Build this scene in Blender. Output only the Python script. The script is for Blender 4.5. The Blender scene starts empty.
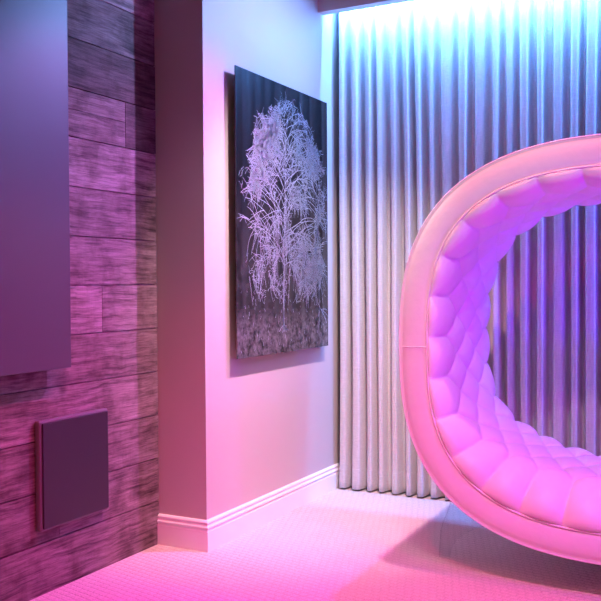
import bpy, bmesh, math, random
from math import sin, cos, pi, radians, sqrt
from mathutils import Vector, Matrix

C = bpy.context.scene.collection
SC = bpy.context.scene

# ------------------------------------------------------------------ camera
cam_data = bpy.data.cameras.new('camera')
cam_data.sensor_width = 36.0
cam_data.lens = 36.0 * 873.63 / 601.0
cam_data.clip_start = 0.02
cam = bpy.data.objects.new('camera', cam_data)
C.objects.link(cam)
yaw, pitch, roll = radians(27.5), radians(1.0868), radians(-0.3584)
fw = Vector((-sin(yaw) * cos(pitch), cos(yaw) * cos(pitch), -sin(pitch)))
rt = Vector((cos(yaw), sin(yaw), 0))
up = rt.cross(fw)
r2 = rt * cos(roll) + up * sin(roll)
u2 = -rt * sin(roll) + up * cos(roll)
M = Matrix((r2, u2, -fw)).transposed().to_4x4()
M.translation = Vector((0, 0, 1.2))
cam.matrix_world = M
SC.camera = cam

# ------------------------------------------------------------------ colour management and world
SC.view_settings.view_transform = 'Standard'
SC.view_settings.look = 'None'
SC.view_settings.exposure = 0.0
SC.view_settings.gamma = 1.0
SC.view_settings.use_curve_mapping = False
world = bpy.data.worlds.new('world')
SC.world = world
world.use_nodes = True
world.node_tree.nodes['Background'].inputs['Color'].default_value = (0.0, 0.0, 0.0, 1)
world.node_tree.nodes['Background'].inputs['Strength'].default_value = 0.0

# ------------------------------------------------------------------ lights
def spot(name, loc, target, power, col, size=150, blend=0.6, radius=0.03):
    l = bpy.data.lights.new(name, 'SPOT')
    l.energy = power
    l.color = col
    l.spot_size = radians(size)
    l.spot_blend = blend
    l.shadow_soft_size = radius
    o = bpy.data.objects.new(name, l)
    C.objects.link(o)
    o.location = loc
    o.rotation_euler = (Vector(target) - Vector(loc)).to_track_quat('-Z', 'Y').to_euler()
    return o

def strip(name, loc, rot, power, col, sx, sy, spread=180):
    l = bpy.data.lights.new(name, 'AREA')
    l.shape = 'RECTANGLE'
    l.size, l.size_y = sx, sy
    l.energy = power
    l.color = col
    l.spread = radians(spread)
    o = bpy.data.objects.new(name, l)
    C.objects.link(o)
    o.location = loc
    o.rotation_euler = rot
    return o

LIGHTS = {   # linear power per channel (watts)
    'plank_spot':     (235, 4, 185),
    'downlight_mid':  (105, 6, 14),
    'picture_spot':   (310, 238, 240),
    'wall_spot':      (40, 66, 160),
    'floor_spot':     (165, 0, 130),
    'downlight_near': (225, 0, 24),
    'front_spot':     (70, 0, 26),
    'ring_fill':      (72, 66, 74),
    'side_lamp':      (30, 0, 84),
    'back_fill':      (14, 0, 60),
    'cove_strip':     (42, 140, 410),
    'ceiling_glow':   (13, 13, 4),
    'right_far':      (16, 2, 250),
}
def P(n): return max(LIGHTS[n])
def K(n): return tuple(c / max(1e-6, max(LIGHTS[n])) for c in LIGHTS[n])
def lamp(n, loc, target, size=150, blend=0.6, radius=0.03):
    if P(n) > 0:
        spot(n, loc, target, P(n), K(n), size, blend, radius)
lamp('plank_spot', (-1.10, 3.91, 2.80), (-2.45, 2.4, -0.3), 82, 1.0)
lamp('downlight_mid', (-1.07, 3.20, 2.80), (-1.07, 3.20, 0), 100, 0.8)
lamp('picture_spot', (-1.07, 3.20, 2.80), (-2.15, 4.06, 0.72), 64, 0.9)
lamp('wall_spot', (-1.10, 3.91, 2.80), (-2.19, 3.72, 1.95), 104, 0.9)
lamp('floor_spot', (0.2, 1.9, 2.80), (-0.2, 2.8, 0.0), 90, 0.9)
lamp('downlight_near', (-1.15, 1.88, 2.80), (-1.55, 2.2, 0), 84, 0.9)
lamp('front_spot', (0.0, 0.6, 2.80), (-0.5, 2.6, 0.3), 62, 0.9)
lamp('ring_fill', (-0.7, 1.88, 2.80), (-1.0, 3.4, 0.85), 60, 0.9)  # added fill, brightens the left front of the ring
lamp('side_lamp', (0.75, 3.02, 1.1), (-1.1, 3.75, 0.9), 90, 0.9, 0.05)
lamp('back_fill', (0.9, 4.40, 1.2), (-1.1, 3.6, 0.9), 140, 0.8, 0.05)  # added fill behind the ring, blues the curtain seen through it
lamp('right_far', (0.30, 3.74, 2.80), (0.30, 3.74, 0), 120, 0.8)
if P('cove_strip') > 0:
    strip('cove_strip', (0.60, 4.512, 2.85), (radians(62), 0, 0), P('cove_strip'), K('cove_strip'), 5.4, 0.015)
if P('ceiling_glow') > 0:
    strip('ceiling_glow', (0.0, 0.6, 2.88), (0, 0, 0), P('ceiling_glow'), K('ceiling_glow'), 1.2, 1.2)

# ------------------------------------------------------------------ node helpers
def mat(name):
    m = bpy.data.materials.new(name)
    m.use_nodes = True
    nt = m.node_tree
    b = nt.nodes['Principled BSDF']
    return m, nt, b

def N(nt, kind, **kw):
    n = nt.nodes.new(kind)
    for k, v in kw.items():
        setattr(n, k, v)
    return n

def coords(nt, scale=(1, 1, 1), rot=(0, 0, 0)):
    tc = N(nt, 'ShaderNodeTexCoord')
    mp = N(nt, 'ShaderNodeMapping')
    mp.inputs['Scale'].default_value = scale
    mp.inputs['Rotation'].default_value = rot
    nt.links.new(tc.outputs['Object'], mp.inputs['Vector'])
    return mp.outputs['Vector']

def noise(nt, vec, scale, detail=4, rough=0.55):
    n = N(nt, 'ShaderNodeTexNoise')
    n.inputs['Scale'].default_value = scale
    n.inputs['Detail'].default_value = detail
    n.inputs['Roughness'].default_value = rough
    nt.links.new(vec, n.inputs['Vector'])
    return n

def bump(nt, b, height, strength=0.3, dist=0.01, prev=None):
    bp = N(nt, 'ShaderNodeBump')
    bp.inputs['Strength'].default_value = strength
    bp.inputs['Distance'].default_value = dist
    nt.links.new(height, bp.inputs['Height'])
    if prev:
        nt.links.new(prev, bp.inputs['Normal'])
    nt.links.new(bp.outputs['Normal'], b.inputs['Normal'])
    return bp.outputs['Normal']

def ramp(nt, fac, stops):
    r = N(nt, 'ShaderNodeValToRGB')
    cr = r.color_ramp
    while len(cr.elements) < len(stops):
        cr.elements.new(0.5)
    for e, (p, c) in zip(cr.elements, stops):
        e.position = p
        e.color = (*c, 1)
    nt.links.new(fac, r.inputs['Fac'])
    return r.outputs['Color']

def mix(nt, a, b, fac, mode='MIX'):
    m = N(nt, 'ShaderNodeMix', data_type='RGBA', blend_type=mode)
    for sock, v in ((m.inputs[0], fac), (m.inputs[6], a), (m.inputs[7], b)):
        if hasattr(v, 'is_linked'):
            nt.links.new(v, sock)
        elif isinstance(v, (int, float)):
            sock.default_value = v
        else:
            sock.default_value = (*v, 1)
    return m.outputs[2]

def paint(name, col, rough=0.6, bs=0.12, scale=260):
    m, nt, b = mat(name)
    v = coords(nt)
    n = noise(nt, v, scale, 3)
    n2 = noise(nt, v, 3.0, 2)
    b.inputs['Roughness'].default_value = rough
    nt.links.new(mix(nt, [c * 0.97 for c in col], [min(1, c * 1.03) for c in col], n2.outputs['Fac']), b.inputs['Base Color'])
    bump(nt, b, n.outputs['Fac'], bs, 0.002)
    return m

m_paint = paint('greige_wall_paint', (0.52, 0.465, 0.42), 0.55, 0.35, 150)
m_ceil = paint('ceiling_paint', (0.16, 0.15, 0.15), 0.8)
m_dark = paint('charcoal_wall_paint', (0.07, 0.07, 0.07), 0.8)
m_trim = paint('white_trim_paint', (0.86, 0.85, 0.83), 0.35, 0.03)

def make_carpet():
    m, nt, b = mat('woven_carpet')
    v = coords(nt, (1, 1, 1), (0, 0, radians(12)))
    wob = noise(nt, v, 18, 2)
    vv = N(nt, 'ShaderNodeVectorMath', operation='MULTIPLY_ADD')
    nt.links.new(wob.outputs['Color'], vv.inputs[0])
    vv.inputs[1].default_value = (0.012, 0.012, 0)
    nt.links.new(v, vv.inputs[2])
    br = N(nt, 'ShaderNodeTexBrick')
    br.inputs['Scale'].default_value = 1.0
    br.inputs['Brick Width'].default_value = 0.036
    br.inputs['Row Height'].default_value = 0.030
    br.inputs['Mortar Size'].default_value = 0.007
    br.inputs['Mortar Smooth'].default_value = 1.0
    nt.links.new(vv.outputs[0], br.inputs['Vector'])
    fib = noise(nt, coords(nt), 150, 4, 0.7)
    mid = noise(nt, coords(nt), 9, 4, 0.6)
    inv = N(nt, 'ShaderNodeMath', operation='SUBTRACT')
    inv.inputs[0].default_value = 1.0
    nt.links.new(br.outputs['Fac'], inv.inputs[1])
    add = N(nt, 'ShaderNodeMath', operation='MULTIPLY_ADD')
    nt.links.new(fib.outputs['Fac'], add.inputs[0])
    add.inputs[1].default_value = 0.9
    nt.links.new(inv.outputs[0], add.inputs[2])
    c1 = mix(nt, (0.58, 0.52, 0.47), (0.72, 0.66, 0.60), inv.outputs[0])
    c2 = mix(nt, (0.60, 0.54, 0.49), (0.78, 0.72, 0.66), mid.outputs['Fac'])
    c3 = mix(nt, c1, c2, 0.5)
    fr = ramp(nt, fib.outputs['Fac'], [(0.36, (0.70, 0.67, 0.66)), (0.58, (1, 1, 1))])
    nt.links.new(mix(nt, c3, fr, 0.8, 'MULTIPLY'), b.inputs['Base Color'])
    b.inputs['Roughness'].default_value = 0.95
    b.inputs['Specular IOR Level'].default_value = 0.1
    b.inputs['Sheen Weight'].default_value = 0.1
    bump(nt, b, add.outputs[0], 0.55, 0.006)
    return m
m_carpet = make_carpet()

def make_wood():
    m, nt, b = mat('reclaimed_barn_wood')
    at = N(nt, 'ShaderNodeAttribute', attribute_name='board')
    sep = N(nt, 'ShaderNodeSeparateColor')
    nt.links.new(at.outputs['Color'], sep.inputs['Color'])
    tc = N(nt, 'ShaderNodeTexCoord')
    off = N(nt, 'ShaderNodeVectorMath', operation='SCALE')
    nt.links.new(at.outputs['Color'], off.inputs[0])
    off.inputs['Scale'].default_value = 17.0
    addv = N(nt, 'ShaderNodeVectorMath', operation='ADD')
    nt.links.new(tc.outputs['Object'], addv.inputs[0])
    nt.links.new(off.outputs[0], addv.inputs[1])
    mp = N(nt, 'ShaderNodeMapping')
    mp.inputs['Scale'].default_value = (1, 1.6, 22)
    nt.links.new(addv.outputs[0], mp.inputs['Vector'])
    warp = noise(nt, addv.outputs[0], 4.0, 3)
    wv = N(nt, 'ShaderNodeVectorMath', operation='MULTIPLY_ADD')
    nt.links.new(warp.outputs['Color'], wv.inputs[0])
    wv.inputs[1].default_value = (0.0, 0.3, 1.0)
    nt.links.new(mp.outputs['Vector'], wv.inputs[2])
    grain = noise(nt, wv.outputs[0], 2.2, 8, 0.68)
    mp2 = N(nt, 'ShaderNodeMapping')
    mp2.inputs['Scale'].default_value = (1, 4, 110)
    nt.links.new(addv.outputs[0], mp2.inputs['Vector'])
    fine = noise(nt, mp2.outputs['Vector'], 2.0, 4, 0.7)
    mp3 = N(nt, 'ShaderNodeMapping')
    mp3.inputs['Scale'].default_value = (1, 90, 5)
    nt.links.new(addv.outputs[0], mp3.inputs['Vector'])
    saw = noise(nt, mp3.outputs['Vector'], 1.6, 2, 0.6)
    blotch = noise(nt, addv.outputs[0], 7.0, 4, 0.6)
    g = ramp(nt, grain.outputs['Fac'], [(0.30, (0.08, 0.055, 0.056)), (0.44, (0.25, 0.185, 0.185)), (0.58, (0.37, 0.285, 0.285)), (0.74, (0.50, 0.41, 0.41))])
    bl = ramp(nt, blotch.outputs['Fac'], [(0.34, (0.38, 0.33, 0.30)), (0.55, (1, 1, 1))])
    g2 = mix(nt, g, bl, 0.75, 'MULTIPLY')
    fi = ramp(nt, fine.outputs['Fac'], [(0.38, (0.40, 0.37, 0.36)), (0.52, (1, 1, 1))])
    g3 = mix(nt, g2, fi, 0.7, 'MULTIPLY')
    sw = ramp(nt, saw.outputs['Fac'], [(0.36, (0.7, 0.68, 0.67)), (0.5, (1, 1, 1))])
    g3b = mix(nt, g3, sw, 0.15, 'MULTIPLY')
    tone = ramp(nt, sep.outputs['Red'], [(0.0, (0.30, 0.25, 0.22)), (0.5, (0.80, 0.76, 0.74)), (1.0, (1.25, 1.22, 1.21))])
    g4 = mix(nt, g3b, tone, 1.0, 'MULTIPLY')
    # knots
    vo = N(nt, 'ShaderNodeTexVoronoi')
    mp4 = N(nt, 'ShaderNodeMapping')
    mp4.inputs['Scale'].default_value = (0.01, 3.2, 5.5)
    nt.links.new(addv.outputs[0], mp4.inputs['Vector'])
    nt.links.new(mp4.outputs['Vector'], vo.inputs['Vector'])
    vo.inputs['Scale'].default_value = 1.0
    kn = ramp(nt, vo.outputs['Distance'], [(0.03, (0.25, 0.17, 0.12)), (0.12, (1, 1, 1))])
    g5 = mix(nt, g4, kn, 0.7, 'MULTIPLY')
    nt.links.new(g5, b.inputs['Base Color'])
    b.inputs['Roughness'].default_value = 0.72
    b.inputs['Specular IOR Level'].default_value = 0.3
    p = bump(nt, b, grain.outputs['Fac'], 0.35, 0.004)
    bump(nt, b, fine.outputs['Fac'], 0.35, 0.002, p)
    return m
m_wood = make_wood()

def plain(name, col, rough, spec=0.5, bs=0.0, scale=300, coat=0.0):
    m, nt, b = mat(name)
    n = noise(nt, coords(nt), scale, 3)
    nt.links.new(mix(nt, [c * 0.95 for c in col], [min(1, c * 1.05) for c in col], n.outputs['Fac']), b.inputs['Base Color'])
    b.inputs['Roughness'].default_value = rough
    b.inputs['Specular IOR Level'].default_value = spec
    b.inputs['Coat Weight'].default_value = coat
    if bs:
        bump(nt, b, n.outputs['Fac'], bs, 0.001)
    return m

m_panel = plain('satin_grey_panel', (0.085, 0.068, 0.09), 0.38, 0.5)
m_cover = plain('dark_padded_vinyl', (0.035, 0.026, 0.032), 0.45, 0.4, 0.2, 500)
m_cover_edge = plain('dark_moulded_edge', (0.16, 0.14, 0.145), 0.45, 0.5)

def make_leather():
    m, nt, b = mat('white_leather')
    v = coords(nt)
    n = noise(nt, v, 240, 3)
    w = noise(nt, v, 26, 4, 0.6)
    nt.links.new(mix(nt, (0.80, 0.78, 0.77), (0.86, 0.84, 0.83), w.outputs['Fac']), b.inputs['Base Color'])
    b.inputs['Roughness'].default_value = 0.42
    b.inputs['Specular IOR Level'].default_value = 0.4
    p = bump(nt, b, w.outputs['Fac'], 0.22, 0.006)
    bump(nt, b, n.outputs['Fac'], 0.10, 0.001, p)
    return m
m_leather = make_leather()

def make_curtain_mat():
    m, nt, b = mat('woven_curtain_cloth')
    v1 = coords(nt, (40, 40, 520))
    v2 = coords(nt, (420, 420, 14))
    a = noise(nt, v1, 1.0, 3, 0.7)
    c = noise(nt, v2, 1.0, 3, 0.7)
    f = mix(nt, a.outputs['Fac'], c.outputs['Fac'], 0.5)
    nt.links.new(ramp(nt, f, [(0.34, (0.48, 0.47, 0.47)), (0.66, (0.70, 0.69, 0.69))]), b.inputs['Base Color'])
    b.inputs['Roughness'].default_value = 0.9
    b.inputs['Specular IOR Level'].default_value = 0.15
    b.inputs['Sheen Weight'].default_value = 0.1
    bump(nt, b, f, 0.4, 0.002)
    return m
m_curtain = make_curtain_mat()

def make_acrylic():
    m, nt, b = mat('clear_acrylic')
    nt.nodes.remove(b)
    out = nt.nodes['Material Output']
    tr = N(nt, 'ShaderNodeBsdfTransparent')
    tr.inputs['Color'].default_value = (0.97, 0.97, 0.97, 1)
    gl = N(nt, 'ShaderNodeBsdfGlossy')
    gl.inputs['Roughness'].default_value = 0.04
    fr = N(nt, 'ShaderNodeFresnel')
    fr.inputs['IOR'].default_value = 1.49
    ms = N(nt, 'ShaderNodeMixShader')
    hf = N(nt, 'ShaderNodeMath', operation='MULTIPLY')
    hf.inputs[1].default_value = 0.6
    nt.links.new(fr.outputs[0], hf.inputs[0])
    nt.links.new(hf.outputs[0], ms.inputs[0])
    nt.links.new(tr.outputs[0], ms.inputs[1])
    nt.links.new(gl.outputs[0], ms.inputs[2])
    nt.links.new(ms.outputs[0], out.inputs['Surface'])
    return m
m_acrylic = make_acrylic()

def make_print():
    m, nt, b = mat('dark_photo_print')
    tc = N(nt, 'ShaderNodeTexCoord')
    sp = N(nt, 'ShaderNodeSeparateXYZ')
    nt.links.new(tc.outputs['Object'], sp.inputs[0])
    v = coords(nt)
    n = noise(nt, v, 14, 6, 0.68)
    n2 = noise(nt, v, 40, 4, 0.7)
    v3 = coords(nt, (1, 9, 1.3))
    n3 = noise(nt, v3, 2.0, 5, 0.6)
    sky = mix(nt, (0.001, 0.001, 0.0015), (0.007, 0.0075, 0.008), n3.outputs['Fac'])
    und = ramp(nt, n.outputs['Fac'], [(0.36, (0.004, 0.004, 0.004)), (0.72, (0.045, 0.045, 0.046))])
    grass0 = mix(nt, n.outputs['Fac'], n2.outputs['Fac'], 0.45)
    grass = ramp(nt, grass0, [(0.40, (0.006, 0.006, 0.006)), (0.60, (0.14, 0.135, 0.135))])
    # heights on the print: object origin is the centre, z runs up
    mr = N(nt, 'ShaderNodeMapRange')
    mr.inputs['From Min'].default_value = -0.46
    mr.inputs['From Max'].default_value = -0.36
    wob = N(nt, 'ShaderNodeMath', operation='MULTIPLY_ADD')
    nt.links.new(n.outputs['Fac'], wob.inputs[0])
    wob.inputs[1].default_value = 0.16
    nt.links.new(sp.outputs['Z'], wob.inputs[2])
    nt.links.new(wob.outputs[0], mr.inputs['Value'])
    mr2 = N(nt, 'ShaderNodeMapRange')
    mr2.inputs['From Min'].default_value = -0.20
    mr2.inputs['From Max'].default_value = 0.15
    nt.links.new(sp.outputs['Z'], mr2.inputs['Value'])
    c1 = mix(nt, und, sky, mr2.outputs[0])
    c2 = mix(nt, grass, c1, mr.outputs[0])
    nt.links.new(c2, b.inputs['Base Color'])
    b.inputs['Roughness'].default_value = 0.06
    b.inputs['Specular IOR Level'].default_value = 0.40
    return m
m_print = make_print()
m_ink = plain('blue_lit_print_ink', (0.33, 0.38, 0.45), 0.25, 0.4)  # pale ink, with the bluish light on the tree mixed into its colour
m_back = plain('black_backing', (0.02, 0.02, 0.02), 0.6, 0.3)

# ------------------------------------------------------------------ mesh helpers
def obj(name, bm, m, parent=None, smooth=False, loc=None):
    me = bpy.data.meshes.new(name)
    bm.normal_update()
    bm.to_mesh(me)
    bm.free()
    me.materials.append(m)
    if smooth:
        me.polygons.foreach_set('use_smooth', [True] * len(me.polygons))
    o = bpy.data.objects.new(name, me)
    C.objects.link(o)
    if parent:
        o.parent = parent
    if loc:
        o.location = loc
    return o

def thing(name, label, cat, loc=(0, 0, 0)):
    o = bpy.data.objects.new(name, None)
    o.empty_display_size = 0.1
    C.objects.link(o)
    o.location = loc
    o['label'] = label
    o['category'] = cat
    return o

def structure(o, label, cat):
    o['kind'] = 'structure'
    o['label'] = label
    o['category'] = cat
    return o

def box(bm, x0, x1, y0, y1, z0, z1):
    vs = [bm.verts.new((x, y, z)) for x in (x0, x1) for y in (y0, y1) for z in (z0, z1)]
    for f in ((0, 1, 3, 2), (4, 6, 7, 5), (0, 4, 5, 1), (2, 3, 7, 6), (0, 2, 6, 4), (1, 5, 7, 3)):
        bm.faces.new([vs[i] for i in f])
    return vs

def bevel_all(bm, w, seg=2):
    bmesh.ops.bevel(bm, geom=list(bm.edges), offset=w, segments=seg, affect='EDGES', profile=0.5)

def grid_mesh(rows, close_u=False, close_v=False):
    bm = bmesh.new()
    V = [[bm.verts.new(p) for p in r] for r in rows]
    nu, nv = len(V), len(V[0])
    for i in range(nu if close_u else nu - 1):
        for j in range(nv if close_v else nv - 1):
            a, b = V[i], V[(i + 1) % nu]
            k = (j + 1) % nv
            bm.faces.new((a[j], b[j], b[k], a[k]))
    return bm

def tube_loop(pts, r, seg=8, closed=True):
    n = len(pts)
    rows = []
    for i, p in enumerate(pts):
        a = pts[(i + 1) % n] if (closed or i < n - 1) else p
        b = pts[i - 1] if (closed or i > 0) else p
        t = (a - b).normalized()
        ref = Vector((0, 1, 0)) if abs(t.y) < 0.9 else Vector((1, 0, 0))
        n1 = t.cross(ref).normalized()
        n2 = t.cross(n1)
        rows.append([p + (n1 * cos(q) + n2 * sin(q)) * r for q in [2 * pi * k / seg for k in range(seg)]])
    return grid_mesh(rows, closed, True)

# ------------------------------------------------------------------ room shell
XW, XP, YP, YB = -2.187, -2.449, 3.273, 4.80
XR, YF, ZC = 3.40, -3.20, 2.95
bm = bmesh.new(); box(bm, XP - 0.2, XR + 0.1, YF - 0.1, YB + 0.1, -0.10, 0.0)
structure(obj('floor', bm, m_carpet), 'pale woven carpet with a fine raised weave', 'floor')
bm = bmesh.new(); box(bm, XP - 0.2, XR + 0.1, YF - 0.1, YB + 0.1, ZC, ZC + 0.1)
structure(obj('ceiling', bm, m_ceil), 'plain ceiling above the room', 'ceiling')
bm = bmesh.new(); box(bm, XP - 0.2, XR + 0.1, YB, YB + 0.1, 0, ZC)
structure(obj('wall_back', bm, m_paint), 'back wall hidden behind the long curtain', 'wall')
bm = bmesh.new(); box(bm, XR, XR + 0.1, YF, YB, 0, ZC)
structure(obj('wall_right', bm, m_dark), 'plain painted wall outside the view', 'wall')
bm = bmesh.new(); box(bm, XP - 0.2, XR + 0.1, YF - 0.1, YF, 0, ZC)
structure(obj('wall_front', bm, m_dark), 'plain painted wall behind the viewer', 'wall')
bm = bmesh.new(); box(bm, XP - 0.15, XW, YP, YB, 0, ZC)
structure(obj('wall_side', bm, m_paint), 'painted wall projecting beside the plank wall, carrying the tree picture', 'wall')

# reclaimed plank wall: one mesh of separate boards
random.seed(7)
bm = bmesh.new()
lay = bm.loops.layers.float_color.new('board')
box(bm, XP - 0.15, XP - 0.012, YF, YP, 0, ZC)
tones = {0: (0.45, []), 1: (0.50, [2.62]), 2: (0.48, []), 3: (0.62, []), 4: (0.50, []), 5: (0.66, [2.889]),
         6: (0.60, []), 7: (0.52, []), 8: (0.78, []), 9: (0.40, [3.055]), 10: (0.14, []), 11: (0.44, []),
         12: (0.95, [2.55]), 13: (0.6, []), 14: (0.5, [])}
split = {9: 0.108}
for i in range(15):
    z0 = 0.2 * i + 0.003 + (0.0 if i else -0.003)
    z1 = min(0.2 * (i + 1), ZC)
    tone, joints = tones[i]
    js = [YF] + [y for y in (-1.9 + 0.37 * (i % 4), -0.7 + 0.23 * (i % 3), 0.6 + 0.31 * (i % 3), 1.75 + 0.15 * (i % 2))] + joints + [YP]
    for k in range(len(js) - 1):
        y0, y1 = js[k], js[k + 1] - 0.003
        tt = tone + (random.uniform(-0.08, 0.08) if k < len(js) - 2 else 0)
        if i == 5 and k == len(js) - 3: tt = 0.92
        if i == 9 and k == len(js) - 2: tt = 0.24
        spans = [(z0, z1 - 0.0015)]
        if i in split and k == len(js) - 3:
            spans = [(z0, z0 + split[i] - 0.001), (z0 + split[i] + 0.001, z1 - 0.0015)]
            tt = 0.46
        for a, b_ in spans:
            before = set(bm.faces)
            d = random.uniform(-0.0015, 0.0015)
            vs = box(bm, XP - 0.02, XP + d, y0, y1, a, b_)
            r = (max(0, min(1, tt)), random.random(), random.random(), 1)
            for f in bm.faces:
                if f not in before:
                    for l in f.loops:
                        l[lay] = r
structure(obj('wall_left', bm, m_wood), 'horizontal reclaimed wood plank wall', 'wall')

# baseboard with moulded profile, turning the corner
prof = [(0.0, 0.0), (0.016, 0.0), (0.016, 0.088), (0.013, 0.094), (0.013, 0.100), (0.0175, 0.104), (0.0175, 0.110), (0.012, 0.116),
        (0.010, 0.122), (0.0135, 0.126), (0.0135, 0.132), (0.008, 0.138), (0.004, 0.140), (0.0, 0.140)]
rows = []
for d, z in prof:
    rows.append([(XP + 0.0005, YP - d, z), (XW + d, YP - d, z), (XW + d, 4.70, z)])
bm = grid_mesh(rows)
structure(obj('baseboard_side', bm, m_trim), 'white moulded baseboard turning the wall corner', 'baseboard')

# valance board that hides the light strip
bm = bmesh.new(); box(bm, XW, XR, 4.435, 4.50, 2.727, ZC)
structure(obj('trim_1', bm, m_paint), 'boxed valance board above the curtain', 'valance')

# ------------------------------------------------------------------ curtain
random.seed(21)
cur = thing('curtain', 'long pale woven curtain hanging in narrow vertical folds behind the ring lounge', 'curtain', (0, 4.64, 0))
X0, X1, DX = -2.165, 3.30, 0.0042
folds = []
x = X0
while x < X1:
    w = random.uniform(0.068, 0.098)
    folds.append((x, w, random.uniform(0.028, 0.040), random.uniform(0.56, 0.74), random.uniform(-0.012, 0.012), random.uniform(0, 6.28)))
    x += w
def curtain_y(x, z):
    # which fold
    for f in folds:
        if f[0] <= x < f[0] + f[1]:
            break
    t = (x - f[0]) / f[1]
    duty = f[3] + 0.05 * sin(1.3 * z + f[5])
    # front ridge over (0..1), flat-fronted with steep returns
    d = abs(t - 0.5) * 2
    e0, e1 = duty - 0.30, duty + 0.18
    s = min(1, max(0, (d - e0) / (e1 - e0)))
    s = s * s * (3 - 2 * s)
    lean = f[4] * (t - 0.5) * 2
    return -f[2] * (1 - s) + f[2] * s + lean * (1 - s) - 0.003 * cos(pi * (t - 0.5) * 2) * (1 - s)
def cx_shift(x, z):
    return 0.006 * sin(1.1 * z + 3.1 * x) + 0.003 * sin(2.7 * z + 9 * x)
nx = int((X1 - X0) / DX)
zs = [0.012 + (2.90 - 0.012) * k / 48 for k in range(49)]
def curtain_rows(zlist, off):
    rows = []
    for z in zlist:
        rows.append([])
        for i in range(nx + 1):
            xx = X0 + (X1 - X0 - 1e-4) * i / nx
            rows[-1].append((xx + cx_shift(xx, z), curtain_y(xx, z) - off, z))
    return rows
bm = grid_mesh(curtain_rows(zs, 0.0))
fab = obj('fabric', bm, m_curtain, cur, True)
hz = [0.010, 0.012, 0.05, 0.10, 0.126, 0.129, 0.1295]
hr = curtain_rows(hz, 0.003)
hr[-1] = curtain_rows([0.1295], 0.0)[0]
hr[0] = curtain_rows([0.010], -0.001)[0]
obj('hem', grid_mesh(hr), m_curtain, cur, True)

# ------------------------------------------------------------------ tree picture
PT, PY0, PY1, PZ0, PZ1 = 0.05, 3.467, 4.441, 0.851, 2.2145
px = XW + PT
pc = (px, (PY0 + PY1) / 2, (PZ0 + PZ1) / 2)
pic = thing('tree_picture', 'tall glossy photo print of a frosted white tree on the painted wall', 'picture', pc)
hw, hh = (PY1 - PY0) / 2, (PZ1 - PZ0) / 2
bm = bmesh.new(); box(bm, -0.006, 0.0, -hw, hw, -hh, hh)
obj('print', bm, m_print, pic)
bm = bmesh.new(); box(bm, -PT + 0.0005, -0.0065, -hw * 0.6, hw * 0.6, -hh * 0.75, hh * 0.75)
obj('backing', bm, m_back, pic)
# printed tree: flat ink strokes lying on the print
random.seed(5)
bm = bmesh.new()
TX = [0.0004]
def stroke(a, b, w0, w1):
    d = (b[0] - a[0], b[1] - a[1])
    L = math.hypot(*d)
    if L < 1e-5:
        return
    nx_, ny_ = -d[1] / L, d[0] / L
    def cl(p): return (max(-hw + .002, min(hw - .002, p[0])), max(-hh + .002, min(hh - .002, p[1])))
    q = [cl((a[0] + nx_ * w0, a[1] + ny_ * w0)), cl((a[0] - nx_ * w0, a[1] - ny_ * w0)), cl((b[0] - nx_ * w1, b[1] - ny_ * w1)), cl((b[0] + nx_ * w1, b[1] + ny_ * w1))]
    bm.faces.new([bm.verts.new((TX[0], p[0], p[1])) for p in q])
from mathutils import noise as mnoise
HALF = [(0.62, 0.0), (0.59, 0.12), (0.50, 0.26), (0.33, 0.39), (0.08, 0.46), (-0.16, 0.46), (-0.30, 0.38), (-0.42, 0.27), (-0.50, 0.0)]
def in_crown(y, z):
    for (z1, h1), (z0, h0) in zip(HALF, HALF[1:]):
        if z0 <= z <= z1:
            return abs(y - 0.03) * (1 + 0.35 * mnoise.noise(Vector((y * 14, z * 14, 1.7)))) < h0 + (h1 - h0) * (z - z0) / (z1 - z0)
    return False
def airy(y, z):
    return mnoise.noise(Vector((y * 11, z * 8, 3.3))) + 0.6 * mnoise.noise(Vector((y * 27, z * 20, 8.1)))
def wander(y, z, a, length, w0, w1, bend, n, kids):
    """a limb of n strokes; calls kids(y, z, a, t) on the way"""
    for k in range(n):
        t = k / n
        a += bend / n + random.uniform(-0.16, 0.16)
        y2, z2 = y + cos(a) * length / n, z + sin(a) * length / n
        if not in_crown(y2, z2) and z2 > -0.26:
            return
        stroke((y, z), (y2, z2), w0 + (w1 - w0) * t, w0 + (w1 - w0) * (t + 1 / n))
        y, z = y2, z2
        kids(y, z, a, t)
def nokids(*_): pass
def twig(y, z, a, t):
    if airy(y, z) < -0.12: return
    if random.random() < 0.6:
        s = random.choice((-1, 1))
        l = random.uniform(0.012, 0.034)
        b = a + s * random.uniform(0.4, 1.2)
        w = random.uniform(0.0007, 0.0013)
        y2, z2 = y + cos(b) * l, z + sin(b) * l
        if in_crown(y2, z2):
            stroke((y, z), (y2, z2), w, w * 0.6)
def spray(y, z, a, t):
    if airy(y, z) < -0.12: return
    for _ in range(2):
        s = random.choice((-1, 1))
        b = a + s * random.uniform(0.5, 1.1)
        fall = (-1.57 - b)
        fall = (fall + pi) % (2 * pi) - pi
        wander(y, z, b, random.uniform(0.06, 0.15), 0.0011, 0.0006, fall * random.uniform(0.1, 0.75), 6, twig)
def limb(y, z, a, t):
    if random.random() < 0.62 * (1 - 0.75 * min(1, max(0, (z - 0.05) / 0.5))) and airy(y, z) > -0.45:
        s = random.choice((-1, 1))
        b = a + s * random.uniform(0.4, 0.9)
        fall = (-1.57 - b + pi) % (2 * pi) - pi
        wander(y, z, b, random.uniform(0.12, 0.22), 0.0016, 0.0009, fall * 0.35, 6, spray)
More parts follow.
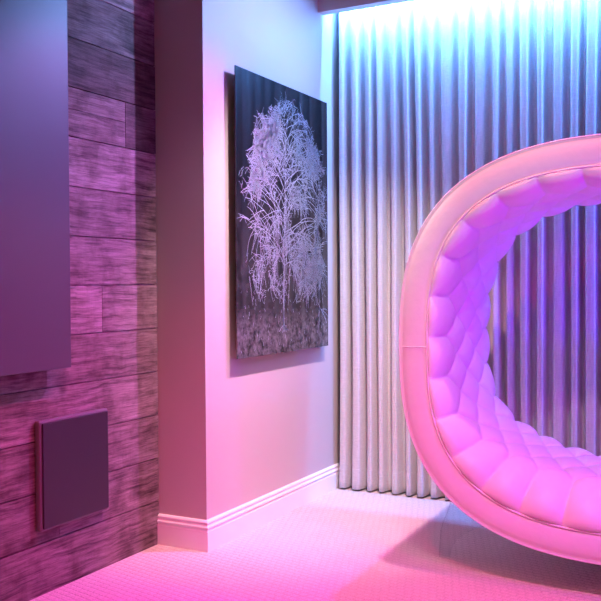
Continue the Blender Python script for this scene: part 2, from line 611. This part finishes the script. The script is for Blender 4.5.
def trunk(y0, z0, y1, z1, w0, w1, n=9):
    for k in range(n):
        t0, t1 = k / n, (k + 1) / n
        j = random.uniform(-0.003, 0.003)
        stroke((y0 + (y1 - y0) * t0 + j, z0 + (z1 - z0) * t0), (y0 + (y1 - y0) * t1 + random.uniform(-0.003, 0.003), z0 + (z1 - z0) * t1 + 0.004),
               (w0 + (w1 - w0) * t0) * random.uniform(0.6, 1.15), (w0 + (w1 - w0) * t1) * random.uniform(0.6, 1.1))
trunk(-0.036, -0.575, -0.036, -0.50, 0.011, 0.008, 6)
trunk(-0.036, -0.50, -0.030, -0.27, 0.007, 0.004, 16)
trunk(-0.046, -0.575, -0.030, -0.40, 0.005, 0.003, 12)
for _ in range(16):
    stroke((-0.036 + random.uniform(-0.05, 0.06), -0.572 + random.uniform(-0.012, 0.006)), (-0.036 + random.uniform(-0.03, 0.03), -0.545), 0.002, 0.001)
yy, ww = -0.030, 0.0034
for k in range(20):
    z0, z1 = -0.28 + 0.042 * k, -0.28 + 0.042 * (k + 1)
    y2 = yy + random.uniform(-0.010, 0.010)
    stroke((yy, z0), (y2, z1), ww, ww * 0.93)
    ww *= 0.93
    yy = y2
    for s in (-1, 1):
        up_ = random.uniform(0.55, 1.15) + 0.25 * (k / 20)
        a = pi / 2 - s * (pi / 2 - up_)
        reach = 0.56 * (1 - 0.55 * k / 20) * random.uniform(0.75, 1.1)
        wander(yy, z1, a, reach, max(0.0015, ww * 0.45), 0.0010, -s * random.uniform(0.5, 1.5), 9, limb)
# fine frosted filigree filling the crown
for _ in range(5200):
    y, z = random.uniform(-0.45, 0.485), random.uniform(-0.42, 0.61)
    if not in_crown(y, z) or airy(y, z) < -0.05 + 0.5 * max(0, -z - 0.1): continue
    a = random.choice((-1, 1)) * random.uniform(0.3, 2.6)
    w = random.uniform(0.0006, 0.0011)
    for k in range(random.randint(2, 4)):
        l = random.uniform(0.008, 0.020)
        y2, z2 = y + cos(a) * l, z + sin(a) * l
        stroke((y, z), (y2, z2), w, w * 0.85)
        y, z = y2, z2
        a += random.uniform(-0.9, 0.9)
# hanging frosted twigs along the lower fringe
for _ in range(330):
    y = random.uniform(-0.40, 0.46)
    z = random.uniform(-0.32, 0.05)
    if not in_crown(y, z) or airy(y, z) < 0.0: continue
    wander(y, z, -1.57 + random.uniform(-0.3, 0.3), random.uniform(0.06, 0.16), 0.0016, 0.0008, random.uniform(-0.4, 0.4), 7, twig)
# frosted grass tufts round the foot of the trunk
for _ in range(110):
    y = random.uniform(-hw + .02, hw - .02)
    z = random.uniform(-hh + 0.02, -0.36)
    a = 1.57 + random.uniform(-0.6, 0.6)
    l = random.uniform(0.008, 0.022)
    stroke((y, z), (y + cos(a) * l, z + sin(a) * l), 0.0012, 0.0006)
obj('printed_tree', bm, m_ink, pic)

# ------------------------------------------------------------------ large flat panel on the plank wall
TP = 0.08
big = thing('hanging_panel', 'large plain dark satin panel hanging on the plank wall, cut by the frame', 'panel', (XP + TP, 1.78, 0.8795))
bm = bmesh.new(); box(bm, -0.032, 0.0, -0.83, 0.83, 0.0, 1.92); bevel_all(bm, 0.003)
obj('face', bm, m_panel, big)
bm = bmesh.new(); box(bm, -TP + 0.002, -0.0325, -0.60, 0.60, 0.3, 1.6)
obj('wall_mount', bm, m_back, big)

# small square cover low on the plank wall
sq = thing('wall_cover', 'small square dark padded cover low on the plank wall', 'cover', (XP, 2.685, 0.468))
bm = bmesh.new(); box(bm, 0.002, 0.030, -0.200, 0.200, -0.214, 0.214); bevel_all(bm, 0.008, 3)
obj('edge_frame', bm, m_cover_edge, sq)
bm = bmesh.new(); box(bm, 0.0302, 0.038, -0.190, 0.190, -0.204, 0.204); bevel_all(bm, 0.004, 2)
obj('front_pad', bm, m_cover, sq)

# ------------------------------------------------------------------ ring lounge
RX, RZ, YN, RL = -0.40, 0.945, 3.40, 0.82
AO, BO, NO = 0.910, 0.805, 2.63
AI, BI, NI = 0.787, 0.687, 2.8
ring = thing('ring_lounge', 'white leather loop shaped lounge with a deep tufted inside on the carpet', 'lounge seat', (RX, YN, 0))
def loop_pts(a, b, n, count, s0=0.0, steps=8000):
    P_ = []
    for i in range(steps + 1):
        t = 2 * pi * i / steps
        c, s = cos(t), sin(t)
        P_.append((a * math.copysign(abs(c) ** (2 / n), c), b * math.copysign(abs(s) ** (2 / n), s)))
    S = [0.0]
    for i in range(steps):
        S.append(S[-1] + math.hypot(P_[i + 1][0] - P_[i][0], P_[i + 1][1] - P_[i][1]))
    per = S[-1]
    out, j = [], 0
    vals = sorted([((s0 + per * k / count) % per, k) for k in range(count)])
    res = [None] * count
    for v, k in vals:
        while S[j + 1] < v: j += 1
        f = (v - S[j]) / max(1e-12, S[j + 1] - S[j])
        res[k] = (P_[j][0] + (P_[j + 1][0] - P_[j][0]) * f, P_[j][1] + (P_[j + 1][1] - P_[j][1]) * f)
    return res, per
def inward(a, b, n, p):
    gx = n / a * abs(p[0] / a) ** (n - 1) * (1 if p[0] >= 0 else -1)
    gz = n / b * abs(p[1] / b) ** (n - 1) * (1 if p[1] >= 0 else -1)
    L = math.hypot(gx, gz)
    return (-gx / L, -gz / L)

# outer shell: front band, rounded edge, outside, rear band
def band_point(pi_, po_, f, y):
    return (pi_[0] + (po_[0] - pi_[0]) * f, y, RZ + pi_[1] + (po_[1] - pi_[1]) * f)
NB = 360
steps = 8000
rows = []
for k in range(NB):
    t = 2 * pi * k / NB
    ai = abs(cos(t)), abs(sin(t))
    # matching directions on both outlines
    def sup(a, b, n):
        r = (abs(cos(t) / a) ** n + abs(sin(t) / b) ** n) ** (-1 / n)
        return (r * cos(t), r * sin(t))
    pi_, po_ = sup(AI, BI, NI), sup(AO, BO, NO)
    pr = [(-0.02, 0.030), (0.0, 0.004), (0.06, 0.0), (0.25, -0.004), (0.5, -0.006), (0.72, -0.004), (0.86, 0.0), (0.91, 0.004), (0.94, 0.000), (0.985, 0.005), (1.0, 0.018), (1.0, 0.10), (1.0, RL / 2)]
    line = [band_point(pi_, po_, f, y) for f, y in pr]
    line += [band_point(pi_, po_, f, RL - y) for f, y in reversed(pr[:-1])]
    rows.append(line)
obj('shell', grid_mesh(rows, True, False), m_leather, ring, True)
def sup_at(a, b, n, t):
    r = (abs(cos(t) / a) ** n + abs(sin(t) / b) ** n) ** (-1 / n)
    return r * cos(t), r * sin(t)
def piping(ofs, y, r):
    pts = []
    for k in range(NB):
        t = 2 * pi * k / NB
        pi_, po_ = sup_at(AI, BI, NI, t), sup_at(AO, BO, NO, t)
        pts.append(Vector(band_point(pi_, po_, ofs, y)))
    return tube_loop(pts, r, 8)
for ofs, y in ((0.022, -0.001), (0.985, 0.004), (0.022, RL + 0.001), (0.985, RL - 0.004)):
    obj('piping', piping(ofs, y, 0.0042), m_leather, ring, True)
# two short seams crossing the front band
for t in (pi + 0.008, 0.06):
    pi_, po_ = sup_at(AI, BI, NI, t), sup_at(AO, BO, NO, t)
    pts = [Vector(band_point(pi_, po_, f, -0.0035 - 0.002 * sin(pi * f))) for f in (0.03, 0.2, 0.4, 0.6, 0.8, 0.9)]
    obj('band_seam', tube_loop(pts, 0.0013, 6, False), m_leather, ring, True)

# tufted lining
NT, PER_T = 29, 20
NS = NT * PER_T
S0 = 1.406
base_pts, per = loop_pts(AI, BI, NI, NS, S0)
MR = 5
def lining_profile(c, a):
    # (inward, depth) centre line with normals
    pts = []
    nq, nf = 26, 84
    for i in range(nq):
        ph = (pi / 2) * i / nq
        pts.append((c * sin(ph), a * (1 - cos(ph)), sin(ph), -cos(ph)))
    for i in range(nf + 1):
        pts.append((c, a + (RL - 2 * a) * i / nf, 1.0, 0.0))
    for i in range(nq - 1, -1, -1):
        ph = (pi / 2) * i / nq
        pts.append((c * sin(ph), RL - a * (1 - cos(ph)), sin(ph), cos(ph)))
    return pts
rows = []
for k in range(NS):
    p = base_pts[k]
    nx_, nz_ = inward(AI, BI, NI, p)
    lo = max(0.0, nz_)          # inward normal points up on the seat
    lo = lo * lo * (3 - 2 * lo)
    side = max(0.0, 1 - abs(nz_) * 1.2)
    c = 0.052 + 0.094 * lo - 0.021 * side
    a = 0.11 + 0.06 * lo
    amp = 0.022 + 0.004 * lo
    prof_ = lining_profile(c, a)
    U = [0.0]
    for i in range(1, len(prof_)):
        U.append(U[-1] + math.hypot(prof_[i][0] - prof_[i - 1][0], prof_[i][1] - prof_[i - 1][1]))
    Lp = U[-1]
    u0 = 0.135 + 0.085 * lo
    dl = (Lp - 2 * u0) / (MR - 1)
    s = k / PER_T
    line = []
    for (n_, y_, mn, my), u in zip(prof_, U):
        uu = min(u, Lp - u)
        q = (u - u0) / dl
        if q < 0: q_ = 0.0
        elif q > MR - 1: q_ = MR - 1.0
        else: q_ = q
        A = abs(sin(pi * (s + q_ / 2))) * abs(sin(pi * (s - q_ / 2)))
        h = A ** 0.33
        edge = min(1.0, uu / 0.05)
        edge = sqrt(max(0, edge * (2 - edge)))
        h *= edge
        d = amp * h
        # buttons pull the lining in
        db = 1.0
        line.append((p[0] + nx_ * (n_ + d * mn), y_ + d * my + 0.002, RZ + p[1] + nz_ * (n_ + d * mn)))
    rows.append(line)
obj('tufted_lining', grid_mesh(rows, True, False), m_leather, ring, True)

# clear acrylic legs: fins from a narrow foot flaring up to the shell
def outer_z(x):
    xx = min(0.999, abs(x / AO))
    return RZ - BO * (1 - xx ** NO) ** (1 / NO)
for sx in (-1, 1):
    for yc in (0.26,):
        # outline in (x from ring centre on the left side, z)
        left = [(-0.825, 0.0), (-0.822, 0.06), (-0.818, 0.117), (-0.806, 0.16), (-0.788, 0.20), (-0.772, 0.25), (-0.768, outer_z(0.768) - 0.002)]
        bot = [(-0.768 + 0.06 * i, outer_z(0.768 - 0.06 * i) - 0.002) for i in range(1, 7)]
        right = [(-0.42, 0.171), (-0.48, 0.176), (-0.56, 0.172), (-0.61, 0.161), (-0.653, 0.149), (-0.70, 0.123), (-0.747, 0.086), (-0.77, 0.045), (-0.78, 0.0)]
        poly = left + bot + right
        bm = bmesh.new()
        f0 = [bm.verts.new((-sx * x, yc - 0.01, z)) for x, z in poly]
        f1 = [bm.verts.new((-sx * x, yc + 0.01, z)) for x, z in poly]
        bm.faces.new(f0); bm.faces.new(list(reversed(f1)))
        for i in range(len(poly)):
            j = (i + 1) % len(poly)
            bm.faces.new((f0[j], f0[i], f1[i], f1[j]))
        bmesh.ops.recalc_face_normals(bm, faces=list(bm.faces))
        lg = obj('leg', bm, m_acrylic, ring)
        lg['label'] = 'clear acrylic leg'
